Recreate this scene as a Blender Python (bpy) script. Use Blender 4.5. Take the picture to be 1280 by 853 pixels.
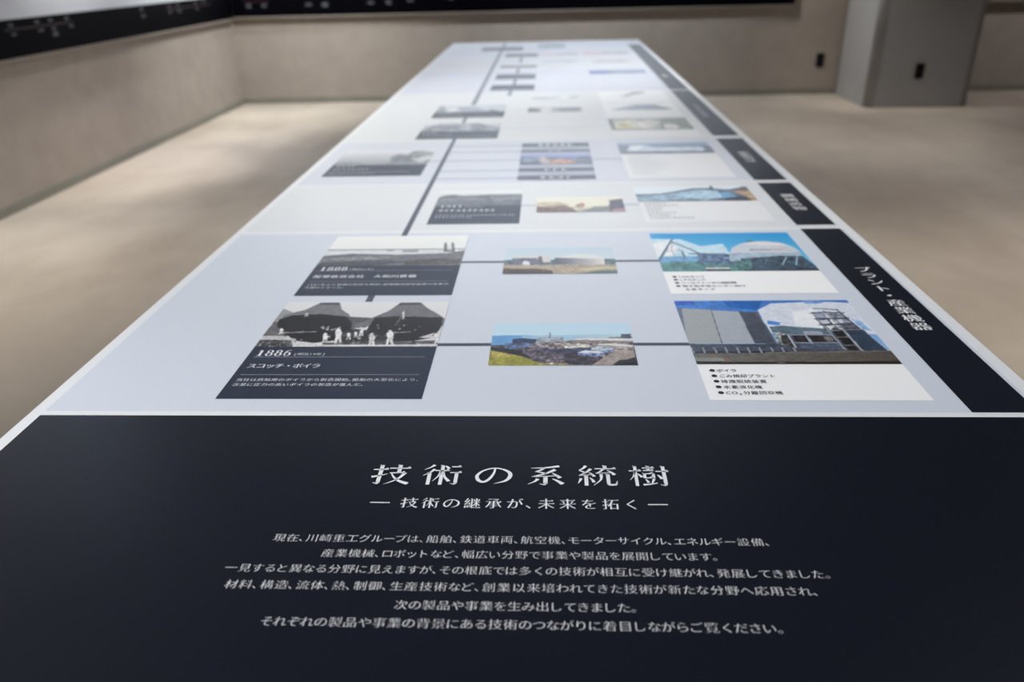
import bpy, bmesh, math, random, json
import numpy as np
from mathutils import Matrix, Vector

for _o in list(bpy.data.objects):
    bpy.data.objects.remove(_o)
C = bpy.context.scene.collection
SC = bpy.context.scene

# ------------------------------------------------------------------ camera
PITCH, YAW, ROLL = 0.455192, 0.053965, -0.02625
CAM_Z = 1.17282
cam = bpy.data.cameras.new('camera')
cam.lens = 970.0 / 1280.0 * 36.0
cam.sensor_width = 36.0
cam.clip_start = 0.02
cam.dof.use_dof = True
cam.dof.focus_distance = 0.785
cam.dof.aperture_fstop = 4.2
cam.dof.aperture_blades = 9
co = bpy.data.objects.new('camera', cam)
C.objects.link(co)
cp, sp = math.cos(PITCH), math.sin(PITCH)
fwd = Vector((-math.sin(YAW) * cp, math.cos(YAW) * cp, -sp))
rgt = Vector((math.cos(YAW), math.sin(YAW), 0))
upv = rgt.cross(fwd)
r_ = rgt * math.cos(ROLL) + upv * math.sin(ROLL)
u_ = -rgt * math.sin(ROLL) + upv * math.cos(ROLL)
co.matrix_world = Matrix(((r_.x, u_.x, -fwd.x, 0.0215), (r_.y, u_.y, -fwd.y, 0.0),
                          (r_.z, u_.z, -fwd.z, CAM_Z), (0, 0, 0, 1)))
SC.camera = co

# ------------------------------------------------------------------ exposure, world, lamps
SC.view_settings.view_transform = 'Standard'
SC.view_settings.look = 'None'
SC.view_settings.gamma = 1.0
SC.view_settings.use_curve_mapping = False
SC.view_settings.exposure = 0.0
w = bpy.data.worlds.new('room_air')
SC.world = w
w.use_nodes = True
w.node_tree.nodes['Background'].inputs[0].default_value = (0.8, 0.86, 1, 1)
w.node_tree.nodes['Background'].inputs[1].default_value = 0.05

def spot(name, loc, target, energy, color, angle, blend=0.6, radius=0.05):
    l = bpy.data.lights.new(name, 'SPOT')
    l.energy = energy
    l.color = color
    l.spot_size = math.radians(angle)
    l.spot_blend = blend
    l.shadow_soft_size = radius
    o = bpy.data.objects.new(name, l)
    C.objects.link(o)
    o.location = loc
    o.rotation_euler = (Vector(target) - Vector(loc)).to_track_quat('-Z', 'Y').to_euler()
    return o

def uplight(name, loc, target, energy, color, length, along_y):
    l = bpy.data.lights.new(name, 'AREA')
    l.shape = 'RECTANGLE'
    l.size = length
    l.size_y = 0.06
    l.energy = energy
    l.color = color
    o = bpy.data.objects.new(name, l)
    C.objects.link(o)
    z = (Vector(loc) - Vector(target)).normalized()
    x = Vector((0, 1, 0)) if along_y else Vector((1, 0, 0))
    y = z.cross(x).normalized()
    o.matrix_world = Matrix(((x.x, y.x, z.x, loc[0]), (x.y, y.y, z.y, loc[1]), (x.z, y.z, z.z, loc[2]), (0, 0, 0, 1)))
    return o

COOL = (0.93, 0.97, 1.0)
WARM = (1.0, 0.90, 0.78)
# ceiling track spots and wall washers: name, place, aim, watts, colour, cone, blend
LAMPS = [
    ('table_spot', (-2.0, 2.2, 2.85), (0.1, 2.4, 0.74), 291.1, (1.0, 0.98, 0.915), 62, 1.0),
    ('table_spot', (2.0, 0.7, 2.85), (-0.1, 0.9, 0.74), 96.9, (0.918, 0.942, 1.0), 62, 1.0),
    ('table_spot', (2.0, 3.7, 2.85), (-0.1, 3.9, 0.74), 262.71, (0.983, 0.978, 1.0), 62, 1.0),
    ('left_wall_washer', (-2.3, 3.0, 2.9), (-2.75, 3.05, 0.3), 185, (1.0, 0.934, 0.86), 80, 0.9),
    ('far_wall_washer', (-0.7, 6.6, 2.9), (-0.7, 7.6, 1.7), 178.50400000000002, (0.88, 0.94, 1), 90, 0.9),
    ('far_wall_washer', (0.6, 6.6, 2.9), (0.6, 7.6, 1.7), 234.26000000000002, (0.88, 0.94, 1), 90, 0.9),
    ('corner_spot', (4.6, 6.2, 2.9), (4.6, 7.4, 0.4), 114.5, (0.996, 0.962, 1.0), 80, 1.0),
    ('floor_spot', (2.6, 2.4, 2.9), (2.4, 2.6, 0), 260.6, (1.0, 0.927, 0.888), 80, 1.0),
    ('floor_spot', (3.4, 4.2, 2.9), (3.2, 4.4, 0), 49.6, (0.86, 0.86, 1.0), 80, 1.0),
    ('floor_spot', (2.2, 5.6, 2.9), (2.1, 5.9, 0), 170.2, (1.0, 0.944, 0.898), 75, 1.0),
    ('table_spot', (-2.0, 0.1, 2.85), (-0.3, 0.8, 0.74), 187.7, (0.991, 1.0, 0.999), 45, 1.0),
    ('table_spot', (-1.6, -1.0, 2.85), (-0.1, 0.75, 0.74), 134.8, (1.0, 1.0, 0.974), 40, 1.0),
    ('left_board_washer', (-2.2, 4.0, 2.9), (-2.86, 4.0, 2.65), 250, (0.72, 0.85, 1), 60, 1.0),
    ('floor_wash', (-2.55, 5.4, 2.9), (-2.5, 5.4, 0), 139.1, (0.86, 0.86, 1.0), 45, 1.0),
    ('pillar_spot', (0.9, 6.9, 2.9), (2.66, 7.25, 0.5), 192.6, (1.0, 0.954, 0.89), 36, 1.0),
    ('corner_wash', (-1.5, 6.1, 2.9), (-2.8, 7.5, 0.35), 340, (0.982, 1.0, 0.977), 85, 1.0),
    ('far_board_spot', (1.2, 6.3, 2.9), (1.95, 7.6, 2.1), 60, (0.86, 0.86, 1.0), 55, 1.0),
    ('floor_wash', (-2.6, 6.4, 2.9), (-2.55, 6.4, 0), 190, (1.0, 0.98, 0.966), 50, 1.0),
    ('floor_wash', (-2.62, 4.9, 2.9), (-2.6, 4.9, 0), 300, (1.0, 0.973, 0.97), 34, 1.0),
    ('floor_wash', (-2.62, 3.8, 2.9), (-2.6, 3.8, 0), 170, (0.86, 0.918, 1.0), 34, 1.0),
    ('corner_wash', (-2.3, 6.9, 2.9), (-2.6, 7.6, 0.45), 130, (0.86, 0.906, 1.0), 55, 1.0),
    ('low_wall_spot', (-1.9, 5.1, 2.9), (-2.9, 5.2, 0.45), 85, (1, 0.97, 0.93), 65, 1.0),
    ('floor_spot', (-1.5, 2.0, 2.9), (-1.6, 2.3, 0), 42, (1, 0.96, 0.92), 75, 1.0),
    ('floor_wash', (-2.62, 3.0, 2.9), (-2.6, 3.0, 0), 110, (1, 0.98, 0.96), 36, 1.0),
    ('far_board_spot', (0.2, 6.1, 2.9), (0.2, 7.6, 2.05), 75, (0.88, 0.94, 1), 58, 1.0),
    ('floor_spot', (-1.2, 4.4, 2.9), (-1.25, 4.7, 0), 32, (1, 0.96, 0.92), 62, 1.0),
]
for _l in LAMPS:
    spot(*_l)
uplight('added_uplight', (-0.3, 7.45, 2.74), (-0.3, 7.1, 3.6), 85.3, (0.7, 0.84, 1), 4.5, False)  # added uplight, brightens the ceiling that the navy print reflects

# ------------------------------------------------------------------ materials
def lin(c):
    return tuple(((v / 255.0) / 12.92 if v <= 10.3 else ((v / 255.0 + 0.055) / 1.055) ** 2.4) for v in c)

MATS = {}
def principled(name):
    m = bpy.data.materials.new(name)
    m.use_nodes = True
    return m, m.node_tree, m.node_tree.nodes['Principled BSDF']

def print_mat(name, col, rough=0.36, var=0.02, spec=0.5):
    """laminated print: flat ink with a trace of uneven gloss"""
    if name in MATS:
        return MATS[name]
    m, nt, b = principled(name)
    tc = nt.nodes.new('ShaderNodeTexCoord')
    n = nt.nodes.new('ShaderNodeTexNoise')
    n.inputs['Scale'].default_value = 3.0
    n.inputs['Detail'].default_value = 4
    nt.links.new(tc.outputs['Object'], n.inputs['Vector'])
    mr = nt.nodes.new('ShaderNodeMapRange')
    mr.inputs['To Min'].default_value = rough - var
    mr.inputs['To Max'].default_value = rough + var
    nt.links.new(n.outputs['Fac'], mr.inputs['Value'])
    nt.links.new(mr.outputs['Result'], b.inputs['Roughness'])
    b.inputs['Base Color'].default_value = (*lin(col), 1)
    b.inputs['Specular IOR Level'].default_value = spec
    MATS[name] = m
    return m

def noise_mat(name, c1, c2, scale=(3, 3, 3), rough=0.7, detail=6, bump=0.0, spec=0.3, fine=0.0, mid=(0.35, 0.65)):
    m, nt, b = principled(name)
    tc = nt.nodes.new('ShaderNodeTexCoord')
    mp = nt.nodes.new('ShaderNodeMapping')
    mp.inputs['Scale'].default_value = scale
    nt.links.new(tc.outputs['Object'], mp.inputs['Vector'])
    n = nt.nodes.new('ShaderNodeTexNoise')
    n.inputs['Scale'].default_value = 1.0
    n.inputs['Detail'].default_value = detail
    n.inputs['Roughness'].default_value = 0.6
    nt.links.new(mp.outputs['Vector'], n.inputs['Vector'])
    r = nt.nodes.new('ShaderNodeValToRGB')
    r.color_ramp.elements[0].position = mid[0]
    r.color_ramp.elements[1].position = mid[1]
    r.color_ramp.elements[0].color = (*lin(c1), 1)
    r.color_ramp.elements[1].color = (*lin(c2), 1)
    nt.links.new(n.outputs['Fac'], r.inputs['Fac'])
    out = r.outputs['Color']
    if fine:
        n2 = nt.nodes.new('ShaderNodeTexNoise')
        n2.inputs['Scale'].default_value = 40.0
        n2.inputs['Detail'].default_value = 3
        nt.links.new(mp.outputs['Vector'], n2.inputs['Vector'])
        mx = nt.nodes.new('ShaderNodeMix')
        mx.data_type = 'RGBA'
        mx.blend_type = 'OVERLAY'
        mx.inputs['Factor'].default_value = fine
        nt.links.new(out, mx.inputs['A'])
        nt.links.new(n2.outputs['Fac'], mx.inputs['B'])
        out = mx.outputs['Result']
    nt.links.new(out, b.inputs['Base Color'])
    b.inputs['Roughness'].default_value = rough
    b.inputs['Specular IOR Level'].default_value = spec
    if bump:
        bp = nt.nodes.new('ShaderNodeBump')
        bp.inputs['Strength'].default_value = bump
        bp.inputs['Distance'].default_value = 0.01
        nt.links.new(n.outputs['Fac'], bp.inputs['Height'])
        nt.links.new(bp.outputs['Normal'], b.inputs['Normal'])
    MATS[name] = m
    return m

def photo_mat():
    m, nt, b = principled('printed_photograph')
    a = nt.nodes.new('ShaderNodeVertexColor')
    a.layer_name = 'ink'
    nt.links.new(a.outputs['Color'], b.inputs['Base Color'])
    b.inputs['Roughness'].default_value = 0.36
    MATS['photo'] = m

photo_mat()
M_WHITE = print_mat('white_laminate', (231, 233, 236))
M_BAND_GREY = print_mat('pale_grey_print', (212, 218, 229))
M_BAND_WHITE = print_mat('off_white_print', (222, 225, 229))
M_BAND_LAV = print_mat('lavender_grey_print', (212, 216, 228))
M_DIV = print_mat('divider_print', (234, 236, 238))
M_NAVY = print_mat('navy_print', (9, 14, 28))
M_STRIP = print_mat('strip_navy_print', (15, 20, 34))
M_CARD = print_mat('slate_navy_print', (41, 48, 66))
M_LINE = print_mat('slate_line_print', (66, 72, 88))
M_LINE2 = print_mat('pale_line_print', (178, 183, 197))
M_LINE_VEIL = print_mat('veiled_slate_line_print', (116, 122, 138))  # slate line ink with the far grazing reflection mixed into its colour
M_RULE = print_mat('grey_rule_print', (150, 152, 160))
M_BOX = print_mat('white_box_print', (250, 250, 251))
M_INKW = print_mat('white_ink', (236, 238, 242))
M_INKP = print_mat('pale_ink', (205, 208, 216))
M_INKD = print_mat('dark_ink', (34, 38, 52))
M_BAR = print_mat('slate_bar_print', (84, 90, 106))
M_BOX2 = print_mat('white_list_print', (233, 234, 237))
M_MARK = print_mat('dim_grey_ink', (112, 112, 118))
M_INKG = print_mat('grey_ink', (92, 96, 108))
M_LISTGREY = print_mat('list_grey_print', (176, 182, 198))
M_FLOOR = noise_mat('concrete_look_tile', (157, 146, 133), (179, 169, 155), (1.3, 0.9, 1), 0.6, 6, 0.02, 0.3)
M_WALL = noise_mat('beige_wall_cloth', (156, 146, 137), (163, 153, 143), (7, 7, 7), 0.85, 5, 0.03, 0.2, 0.06)
M_BASE = noise_mat('grey_green_skirting', (126, 124, 114), (134, 132, 122), (4, 4, 4), 0.5)
M_CEIL = noise_mat('grey_ceiling_paint', (112, 112, 114), (118, 118, 120), (4, 4, 4), 0.9)
M_PILLAR = noise_mat('grey_pillar_paint', (146, 145, 144), (152, 151, 150), (3, 3, 3), 0.6)
M_BLACK = noise_mat('black_plastic', (9, 9, 10), (13, 13, 14), (20, 20, 20), 0.4)
M_BLACK2 = noise_mat('black_socket_face', (5, 5, 6), (8, 8, 8), (20, 20, 20), 0.3)
M_BAND = noise_mat('black_board_print', (3, 3, 7), (4, 4, 9), (2, 2, 2), 0.5, 6, 0.0, 0.04)
M_BOARD = noise_mat('pale_board_print', (222, 225, 231), (228, 231, 236), (1.2, 1.2, 1.2), 0.5)
M_BOARDL = noise_mat('grey_board_print', (196, 199, 206), (203, 206, 212), (1.2, 1.2, 1.2), 0.5)
M_RAIL = noise_mat('beige_rail', (146, 137, 128), (152, 143, 134), (5, 5, 5), 0.5)
M_TAN = noise_mat('taupe_board', (112, 102, 94), (120, 110, 101), (5, 5, 1), 0.7)
M_RED = print_mat('dim_red_ink', (42, 15, 20))

# ------------------------------------------------------------------ helpers
def link(name, me, mat, parent=None):
    o = bpy.data.objects.new(name, me)
    C.objects.link(o)
    if mat is not None:
        me.materials.append(mat)
    if parent is not None:
        o.parent = parent
    return o

def mesh_of(name, verts, faces):
    me = bpy.data.meshes.new(name)
    me.from_pydata([tuple(v) for v in verts], [], [tuple(f) for f in faces])
    me.update()
    return me

def box_bm(bm, x0, x1, y0, y1, z0, z1):
    m = Matrix.Translation(((x0 + x1) / 2, (y0 + y1) / 2, (z0 + z1) / 2)) @ Matrix.Diagonal((x1 - x0, y1 - y0, z1 - z0, 1))
    return bmesh.ops.create_cube(bm, size=1, matrix=m)['verts']

def bm_obj(name, bm, mat, parent=None, bevel=0.0, seg=2):
    if bevel:
        bmesh.ops.bevel(bm, geom=list(bm.edges), offset=bevel, segments=seg, affect='EDGES')
    me = bpy.data.meshes.new(name)
    bm.to_mesh(me)
    bm.free()
    return link(name, me, mat, parent)

def box(name, x0, x1, y0, y1, z0, z1, mat, parent=None, bevel=0.0, seg=2):
    bm = bmesh.new()
    box_bm(bm, x0, x1, y0, y1, z0, z1)
    return bm_obj(name, bm, mat, parent, bevel, seg)

def structure(o):
    o['kind'] = 'structure'
    return o

def thing(name, label, cat, loc, group=None):
    o = bpy.data.objects.new(name, None)
    C.objects.link(o)
    o.location = loc
    o.empty_display_size = 0.1
    o['label'] = label
    o['category'] = cat
    if group:
        o['group'] = group
    return o

# ------------------------------------------------------------------ lettering
_glyphs = {}
_tc = bpy.data.curves.new('glyph_source', 'FONT')
_tc.resolution_u = 4
_to = bpy.data.objects.new('glyph_source', _tc)
C.objects.link(_to)

def add_serifs(V, W, F, cnt, k):
    """the small triangles at the right end of level strokes and at the head of upright ones"""
    nxt = {a: b for (a, b) in cnt if (b, a) not in cnt}
    prv = {b: a for a, b in nxt.items()}
    W = [tuple(p) for p in W]
    F = list(F)
    for a, b in nxt.items():
        if a not in prv or b not in nxt:
            continue
        e = V[b] - V[a]
        e0 = V[a] - V[prv[a]]
        e1 = V[nxt[b]] - V[b]
        L, L0, L1 = np.hypot(*e), np.hypot(*e0), np.hypot(*e1)
        if not (0.035 < L < 0.11) or min(L0, L1) < 0.12:
            continue
        n = len(W)
        if e[1] > 0.95 * L and e0[0] > 0.95 * L0 and e1[0] < -0.95 * L1 and L1 > 0.2:   # right end of a level stroke
            x, y = W[b][0], W[b][1]
            W += [(x - 0.125 * k, y - 0.002), (x + 0.012, y - 0.002), (x - 0.035 * k, y + 0.062 * k)]
            F.append((n, n + 1, n + 2))
        elif e[0] < -0.95 * L and e0[1] > 0.9 * L0 and e1[1] < -0.9 * L1:               # head of an upright stroke
            xl, yl = W[b]
            xr, yr = W[a]
            W += [(xl - 0.03 * k, yl + 0.02), (xl, yl - 0.05), (xr, yr - 0.0), (xl + 0.01, yl + 0.012)]
            F.append((n, n + 1, n + 2, n + 3))
    return np.array(W), F

# Mincho characters drawn stroke by stroke on a 100-unit body: (kind, points, width at start, width at end)
DRAWN = {
 '技': [('h', 2, 72, 41, 73), ('v', 22, 96, 6, 9.5), ('s', [(22, 8), (20, 1), (8, 7)], 9, 1), ('s', [(2, 34), (22, 41), (41, 50)], 10, 2),
       ('h', 43, 79, 98, 79), ('v', 69, 97, 56, 9.5), ('h', 46, 55, 86, 56), ('s', [(86, 57), (74, 30), (60, 14), (38, -2)], 10, 1), ('s', [(50, 54), (60, 32), (76, 14), (98, 1)], 3, 12)],
 '術': [('s', [(27, 97), (18, 85), (2, 72)], 9, 1), ('s', [(29, 75), (18, 57), (1, 42)], 9, 1), ('v', 18, 57, -3, 8.5),
       ('h', 31, 68, 68, 68), ('v', 49, 96, -3, 8.5), ('s', [(46, 66), (41, 40), (28, 14)], 7, 1), ('s', [(53, 62), (57, 38), (70, 14)], 4, 9), ('s', [(55, 92), (60, 88), (65, 78)], 3, 9),
       ('h', 72, 88, 97, 88), ('h', 70, 58, 100, 58), ('v', 87, 58, 5, 8.5), ('s', [(87, 8), (84, 0), (73, 5)], 8.5, 1)],
 'の': [('w', [(53, 80), (51, 58), (41, 28), (27, 12), (14, 20), (9, 42), (22, 67), (46, 81), (70, 78), (90, 60), (92, 38), (80, 17), (52, 3)],
        [5, 6, 8, 9, 10, 9, 6, 5, 6, 10, 11, 8, 1])],
 '系': [('s', [(86, 94), (52, 86), (14, 83)], 10, 2), ('s', [(48, 85), (38, 73), (25, 65)], 9, 4), ('s', [(25, 66), (38, 62), (54, 56)], 4, 7), ('s', [(76, 76), (50, 55), (16, 39)], 10, 4),
       ('s', [(16, 40), (50, 42), (82, 45)], 4, 3.5), ('s', [(68, 58), (78, 48), (88, 34)], 3, 11), ('v', 51, 41, 5, 10), ('s', [(51, 9), (48, 0), (36, 5)], 9.5, 1),
       ('s', [(32, 29), (24, 16), (7, 2)], 10, 1), ('s', [(68, 30), (80, 20), (94, 4)], 3, 12)],
 '統': [('s', [(23, 97), (16, 84), (5, 73)], 9, 4), ('s', [(5, 74), (12, 68), (23, 61)], 4, 7), ('s', [(35, 81), (22, 62), (4, 47)], 9, 3), ('s', [(4, 47), (22, 49), (39, 52)], 3.5, 3),
       ('s', [(30, 62), (37, 54), (43, 42)], 3, 9), ('v', 22, 47, -3, 8.5), ('s', [(9, 33), (6, 20), (1, 8)], 8, 2), ('s', [(31, 36), (37, 26), (41, 13)], 3, 9),
       ('v', 71, 99, 83, 9), ('h', 45, 82, 99, 82), ('s', [(67, 82), (58, 67), (46, 58)], 8, 3), ('s', [(46, 58), (66, 60), (86, 62)], 3.5, 3), ('s', [(76, 74), (86, 64), (94, 51)], 3, 10),
       ('s', [(60, 54), (58, 26), (39, -2)], 9, 1), ('v', 77, 55, 10, 8.5), ('s', [(77, 12), (80, 2), (97, 3)], 8.5, 8), ('s', [(95, 3), (97, 10), (99, 21)], 7, 1)],
 '樹': [('h', 0, 72, 31, 72), ('v', 16, 97, -3, 7.5), ('s', [(15, 70), (10, 46), (0, 25)], 6, 1), ('s', [(20, 58), (25, 52), (31, 40)], 3, 8),
       ('h', 34, 87, 65, 87), ('v', 49, 98, 75, 7.5), ('h', 36, 74, 63, 74), ('v', 38, 61, 35, 7), ('h', 38, 58, 61, 58), ('v', 60, 60, 35, 7), ('h', 40, 37, 60, 37),
       ('s', [(39, 30), (42, 24), (45, 13)], 3, 7), ('s', [(60, 32), (57, 22), (53, 10)], 8, 3), ('s', [(31, 3), (48, 6), (67, 12)], 8, 3),
       ('h', 67, 70, 100, 70), ('v', 87, 97, 5, 8.5), ('s', [(87, 8), (84, 0), (73, 5)], 8.5, 1), ('s', [(70, 52), (75, 45), (80, 32)], 3, 9)],
}
def _ring(cx, cy, rx, ry, side, cap, a0=90, a1=450):
    pts, ws = [], []
    for i in range(17):
        a = math.radians(a0 + (a1 - a0) * i / 16)
        pts.append((cx + rx * math.cos(a), cy + ry * math.sin(a)))
        ws.append(cap + (side - cap) * abs(math.cos(a)) ** 1.5)
    return ('w', pts, ws)
DRAWN['1'] = [('v', 31, 96, 4, 17), ('s', [(29, 96), (20, 88), (10, 84)], 9, 4), ('p', [(10, 0), (52, 0), (52, 6), (10, 6)])]
DRAWN['8'] = [_ring(31, 75, 18, 21, 14, 5), _ring(31, 27, 21, 26, 16, 5)]
DRAWN['6'] = [_ring(32, 30, 20, 29, 15, 5), ('w', [(12, 30), (13, 55), (22, 82), (38, 96), (50, 92)], [15, 15, 11, 5, 8])]
DRAWN['9'] = [_ring(30, 67, 20, 29, 15, 5), ('w', [(50, 67), (49, 42), (40, 15), (24, 1), (12, 5)], [15, 15, 11, 5, 8])]
def ribbon(pts, ws, V, F):
    P = [np.array(p, float) for p in pts]
    Q = [2 * P[0] - P[1]] + P + [2 * P[-1] - P[-2]]
    path, wid = [], []
    m = 6
    for i in range(len(P) - 1):
        a, b, c, d = Q[i:i + 4]
        for j in range(m + (i == len(P) - 2)):
            t = j / m
            path.append(0.5 * (2 * b + (c - a) * t + (2 * a - 5 * b + 4 * c - d) * t * t + (3 * b - a - 3 * c + d) * t ** 3))
            wid.append(ws[i] + (ws[i + 1] - ws[i]) * t)
    k = len(V)
    for i, p in enumerate(path):
        t = path[min(i + 1, len(path) - 1)] - path[max(i - 1, 0)]
        n = np.array([-t[1], t[0]]) / (np.hypot(*t) + 1e-9)
        V += [tuple(p + n * wid[i] / 2), tuple(p - n * wid[i] / 2)]
        if i:
            F.append((k + 2 * i - 2, k + 2 * i - 1, k + 2 * i + 1, k + 2 * i))

def drawn(ch):
    V, F = [], []
    def poly(*pts):
        k = len(V)
        V.extend(pts)
        F.append(tuple(range(k, k + len(pts))))
    for st in DRAWN[ch]:
        if st[0] == 'h':
            _, x0, y0, x1, y1 = st
            poly((x0, y0 - 2.4), (x1, y1 - 2.4), (x1, y1 + 2.4), (x0, y0 + 2.4))
            poly((x1 - 13, y1 + 1.5), (x1 + 1, y1 - 1), (x1 - 3.5, y1 + 9))
        elif st[0] == 'v':
            _, x, y0, y1, wd = st
            wd *= 1.1
            poly((x - wd / 2, y1), (x + wd / 2, y1), (x + wd / 2, y0 - 2), (x - wd / 2, y0 - 1))
            poly((x - wd / 2 - 2.5, y0 + 1.5), (x - wd / 2, y0 - 5), (x + wd / 2, y0 - 2))
        elif st[0] == 'p':
            poly(*st[1])
        elif st[0] == 's':
            n = len(st[1]) - 1
            ribbon(st[1], [st[2] + (st[3] - st[2]) * i / n for i in range(n + 1)], V, F)
        else:
            ribbon(st[1], st[2], V, F)
    V = np.array([(x / 100.0 + 0.0, (y * 0.90 - 4) / 100.0) for x, y in V])
    return V, F

def glyph(ch, dx=0.0, dy=0.0, off=0.0, serif=0.0):
    """outline of one character in em units; dx widens upright strokes, dy thins level strokes (Mincho contrast)"""
    key = (ch, dx, dy, off, serif)
    if key in _glyphs:
        return _glyphs[key]
    if serif > 0.8 and ch in DRAWN:
        _glyphs[key] = drawn(ch)
        return _glyphs[key]
    _tc.body = ch
    _tc.offset = off
    dg = bpy.context.evaluated_depsgraph_get()
    dg.update()
    me = bpy.data.meshes.new_from_object(_to.evaluated_get(dg), depsgraph=dg)
    V = np.array([v.co[:2] for v in me.vertices], float).reshape(-1, 2)
    F = [tuple(p.vertices) for p in me.polygons]
    up = [p.normal.z >= 0 for p in me.polygons]
    bpy.data.meshes.remove(me)
    F = [f if u else f[::-1] for f, u in zip(F, up)]
    if (dx or dy) and len(V):
        # weld coincident vertices so outlines close
        idx = {}
        mp = []
        U = []
        for v in V:
            k = (round(v[0], 5), round(v[1], 5))
            if k not in idx:
                idx[k] = len(U)
                U.append(v)
            mp.append(idx[k])
        V = np.array(U)
        F = [tuple(mp[i] for i in f) for f in F]
        F = [f for f in F if len(set(f)) == len(f)]
        cnt = {}
        for f in F:
            for a, b in zip(f, f[1:] + f[:1]):
                cnt[(a, b)] = cnt.get((a, b), 0) + 1
        nrm = {}
        for (a, b) in cnt:
            if (b, a) in cnt:
                continue
            d = V[b] - V[a]
            L = np.hypot(*d)
            if L < 1e-9:
                continue
            n = np.array([d[1], -d[0]]) / L          # outward for counter-clockwise faces
            nrm.setdefault(a, []).append(n)
            nrm.setdefault(b, []).append(n)
        W = V.copy()
        for i, ns in nrm.items():
            o = [dx * n[0] ** 2 + dy * n[1] ** 2 for n in ns]
            if len(ns) >= 2:
                A = np.array([ns[0], ns[1]])
                det = A[0, 0] * A[1, 1] - A[0, 1] * A[1, 0]
                if abs(det) > 0.35:
                    d = np.linalg.solve(A, np.array(o[:2]))
                else:
                    m = ns[0] + ns[1]
                    L = np.hypot(*m)
                    d = m / L * (o[0] + o[1]) / 2 if L > 1e-6 else m * 0
            else:
                d = ns[0] * o[0]
            lim = 2.0 * max(abs(dx), abs(dy))
            L = np.hypot(*d)
            if L > lim:
                d = d * lim / L
            W[i] = V[i] + d
        if serif:
            W, F = add_serifs(V, W, F, cnt, serif)
        V = W
    _glyphs[key] = (V, F)
    return _glyphs[key]

HALF = set('₂0123456789ABCDEFGHIJKLMNOPQRSTUVWXYZ[] .')
def layout(body, x0, x1, y, size, z, style, sx=1.0, kana=1.0):
    """characters spread evenly from x0 to x1 on the base line y (metres)"""
    adv = [0.78 if 'A' <= c <= 'Z' else 0.62 if c in HALF else 0.48 if c == '、' else 0.5 if c == '。' else kana if '\u3041' <= c <= '\u30ff' else 1.0 for c in body]
    tot = sum(adv)
    k = (x1 - x0) / tot if x1 is not None else size * sx
    Vs, Fs = [], []
    base = 0
    x = x0
    for c, a in zip(body, adv):
        if c not in ' \u3000':
            V, F = glyph(c, *style)
            if len(V):
                cell = a * k
                if c in '、。':
                    ox = -V[:, 0].min() * size * sx + 0.03 * size
                elif a < 1:
                    ox = cell / 2 - (V[:, 0].min() + V[:, 0].max()) / 2 * size * sx
                else:
                    ox = cell / 2 - 0.5 * size * sx
                for v in V:
                    Vs.append((x + ox + v[0] * size * sx, y + v[1] * size, z))
                Fs += [tuple(i + base for i in f) for f in F]
                base = len(Vs)
        x += a * k
    return Vs, Fs

def lettering(name, lines, mat, parent, style=(0.004, -0.010, 0.0), kana=1.0):
    """lines: (text, x0, x1, base y, size, horizontal stretch) all in millimetres"""
    Vs, Fs = [], []
    for (body, x0, x1, y, size, sx) in lines:
        V, F = layout(body, x0 / 1000, None if x1 is None else x1 / 1000, y / 1000, size / 1000, Z_INK, style, sx, kana)
        b = len(Vs)
        Vs += V
        Fs += [tuple(i + b for i in f) for f in F]
    return link(name, mesh_of(name, Vs, Fs), mat, parent)

def blocks(name, rows, mat, parent, seed=0):
    """lettering too small to read: rows of little strokes. rows: (x0, x1, y0, y1, pitch) mm"""
    rnd = random.Random(seed)
    Vs, Fs = [], []
    for (x0, x1, y0, y1, pitch) in rows:
        n = max(1, int(round((x1 - x0) / pitch)))
        p = (x1 - x0) / n
        h = y1 - y0
        for i in range(n):
            xa = x0 + i * p + p * 0.12
            xb = x0 + (i + 1) * p - p * 0.12
            for (a, b, c, d) in ((xa, xb, 0.02, 0.16), (xa, xb, 0.42, 0.55), (xa, xb, 0.84, 0.97),
                                 (xa + (xb - xa) * rnd.uniform(0.1, 0.5), None, 0.0, 1.0)):
                if b is None:
                    b = a + p * 0.18
                elif rnd.random() < 0.25:
                    b = a + (b - a) * 0.55
                k = len(Vs)
                Vs += [(a / 1000, (y0 + c * h) / 1000, Z_INK), (b / 1000, (y0 + c * h) / 1000, Z_INK),
                       (b / 1000, (y0 + d * h) / 1000, Z_INK), (a / 1000, (y0 + d * h) / 1000, Z_INK)]
                Fs.append((k, k + 1, k + 2, k + 3))
    return link(name, mesh_of(name, Vs, Fs), mat, parent)

# ------------------------------------------------------------------ printed photographs
_rng = np.random.default_rng(7)
def smooth_noise(h, w, cell):
    gh, gw = max(2, int(h / cell) + 2), max(2, int(w / cell) + 2)
    g = _rng.random((gh, gw))
    yy = np.linspace(0, gh - 1.001, h)
    xx = np.linspace(0, gw - 1.001, w)
    yi, xi = yy.astype(int), xx.astype(int)
    fy, fx = (yy - yi)[:, None], (xx - xi)[None, :]
    return (g[yi][:, xi] * (1 - fy) * (1 - fx) + g[yi][:, xi + 1] * (1 - fy) * fx +
            g[yi + 1][:, xi] * fy * (1 - fx) + g[yi + 1][:, xi + 1] * fy * fx)

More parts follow.
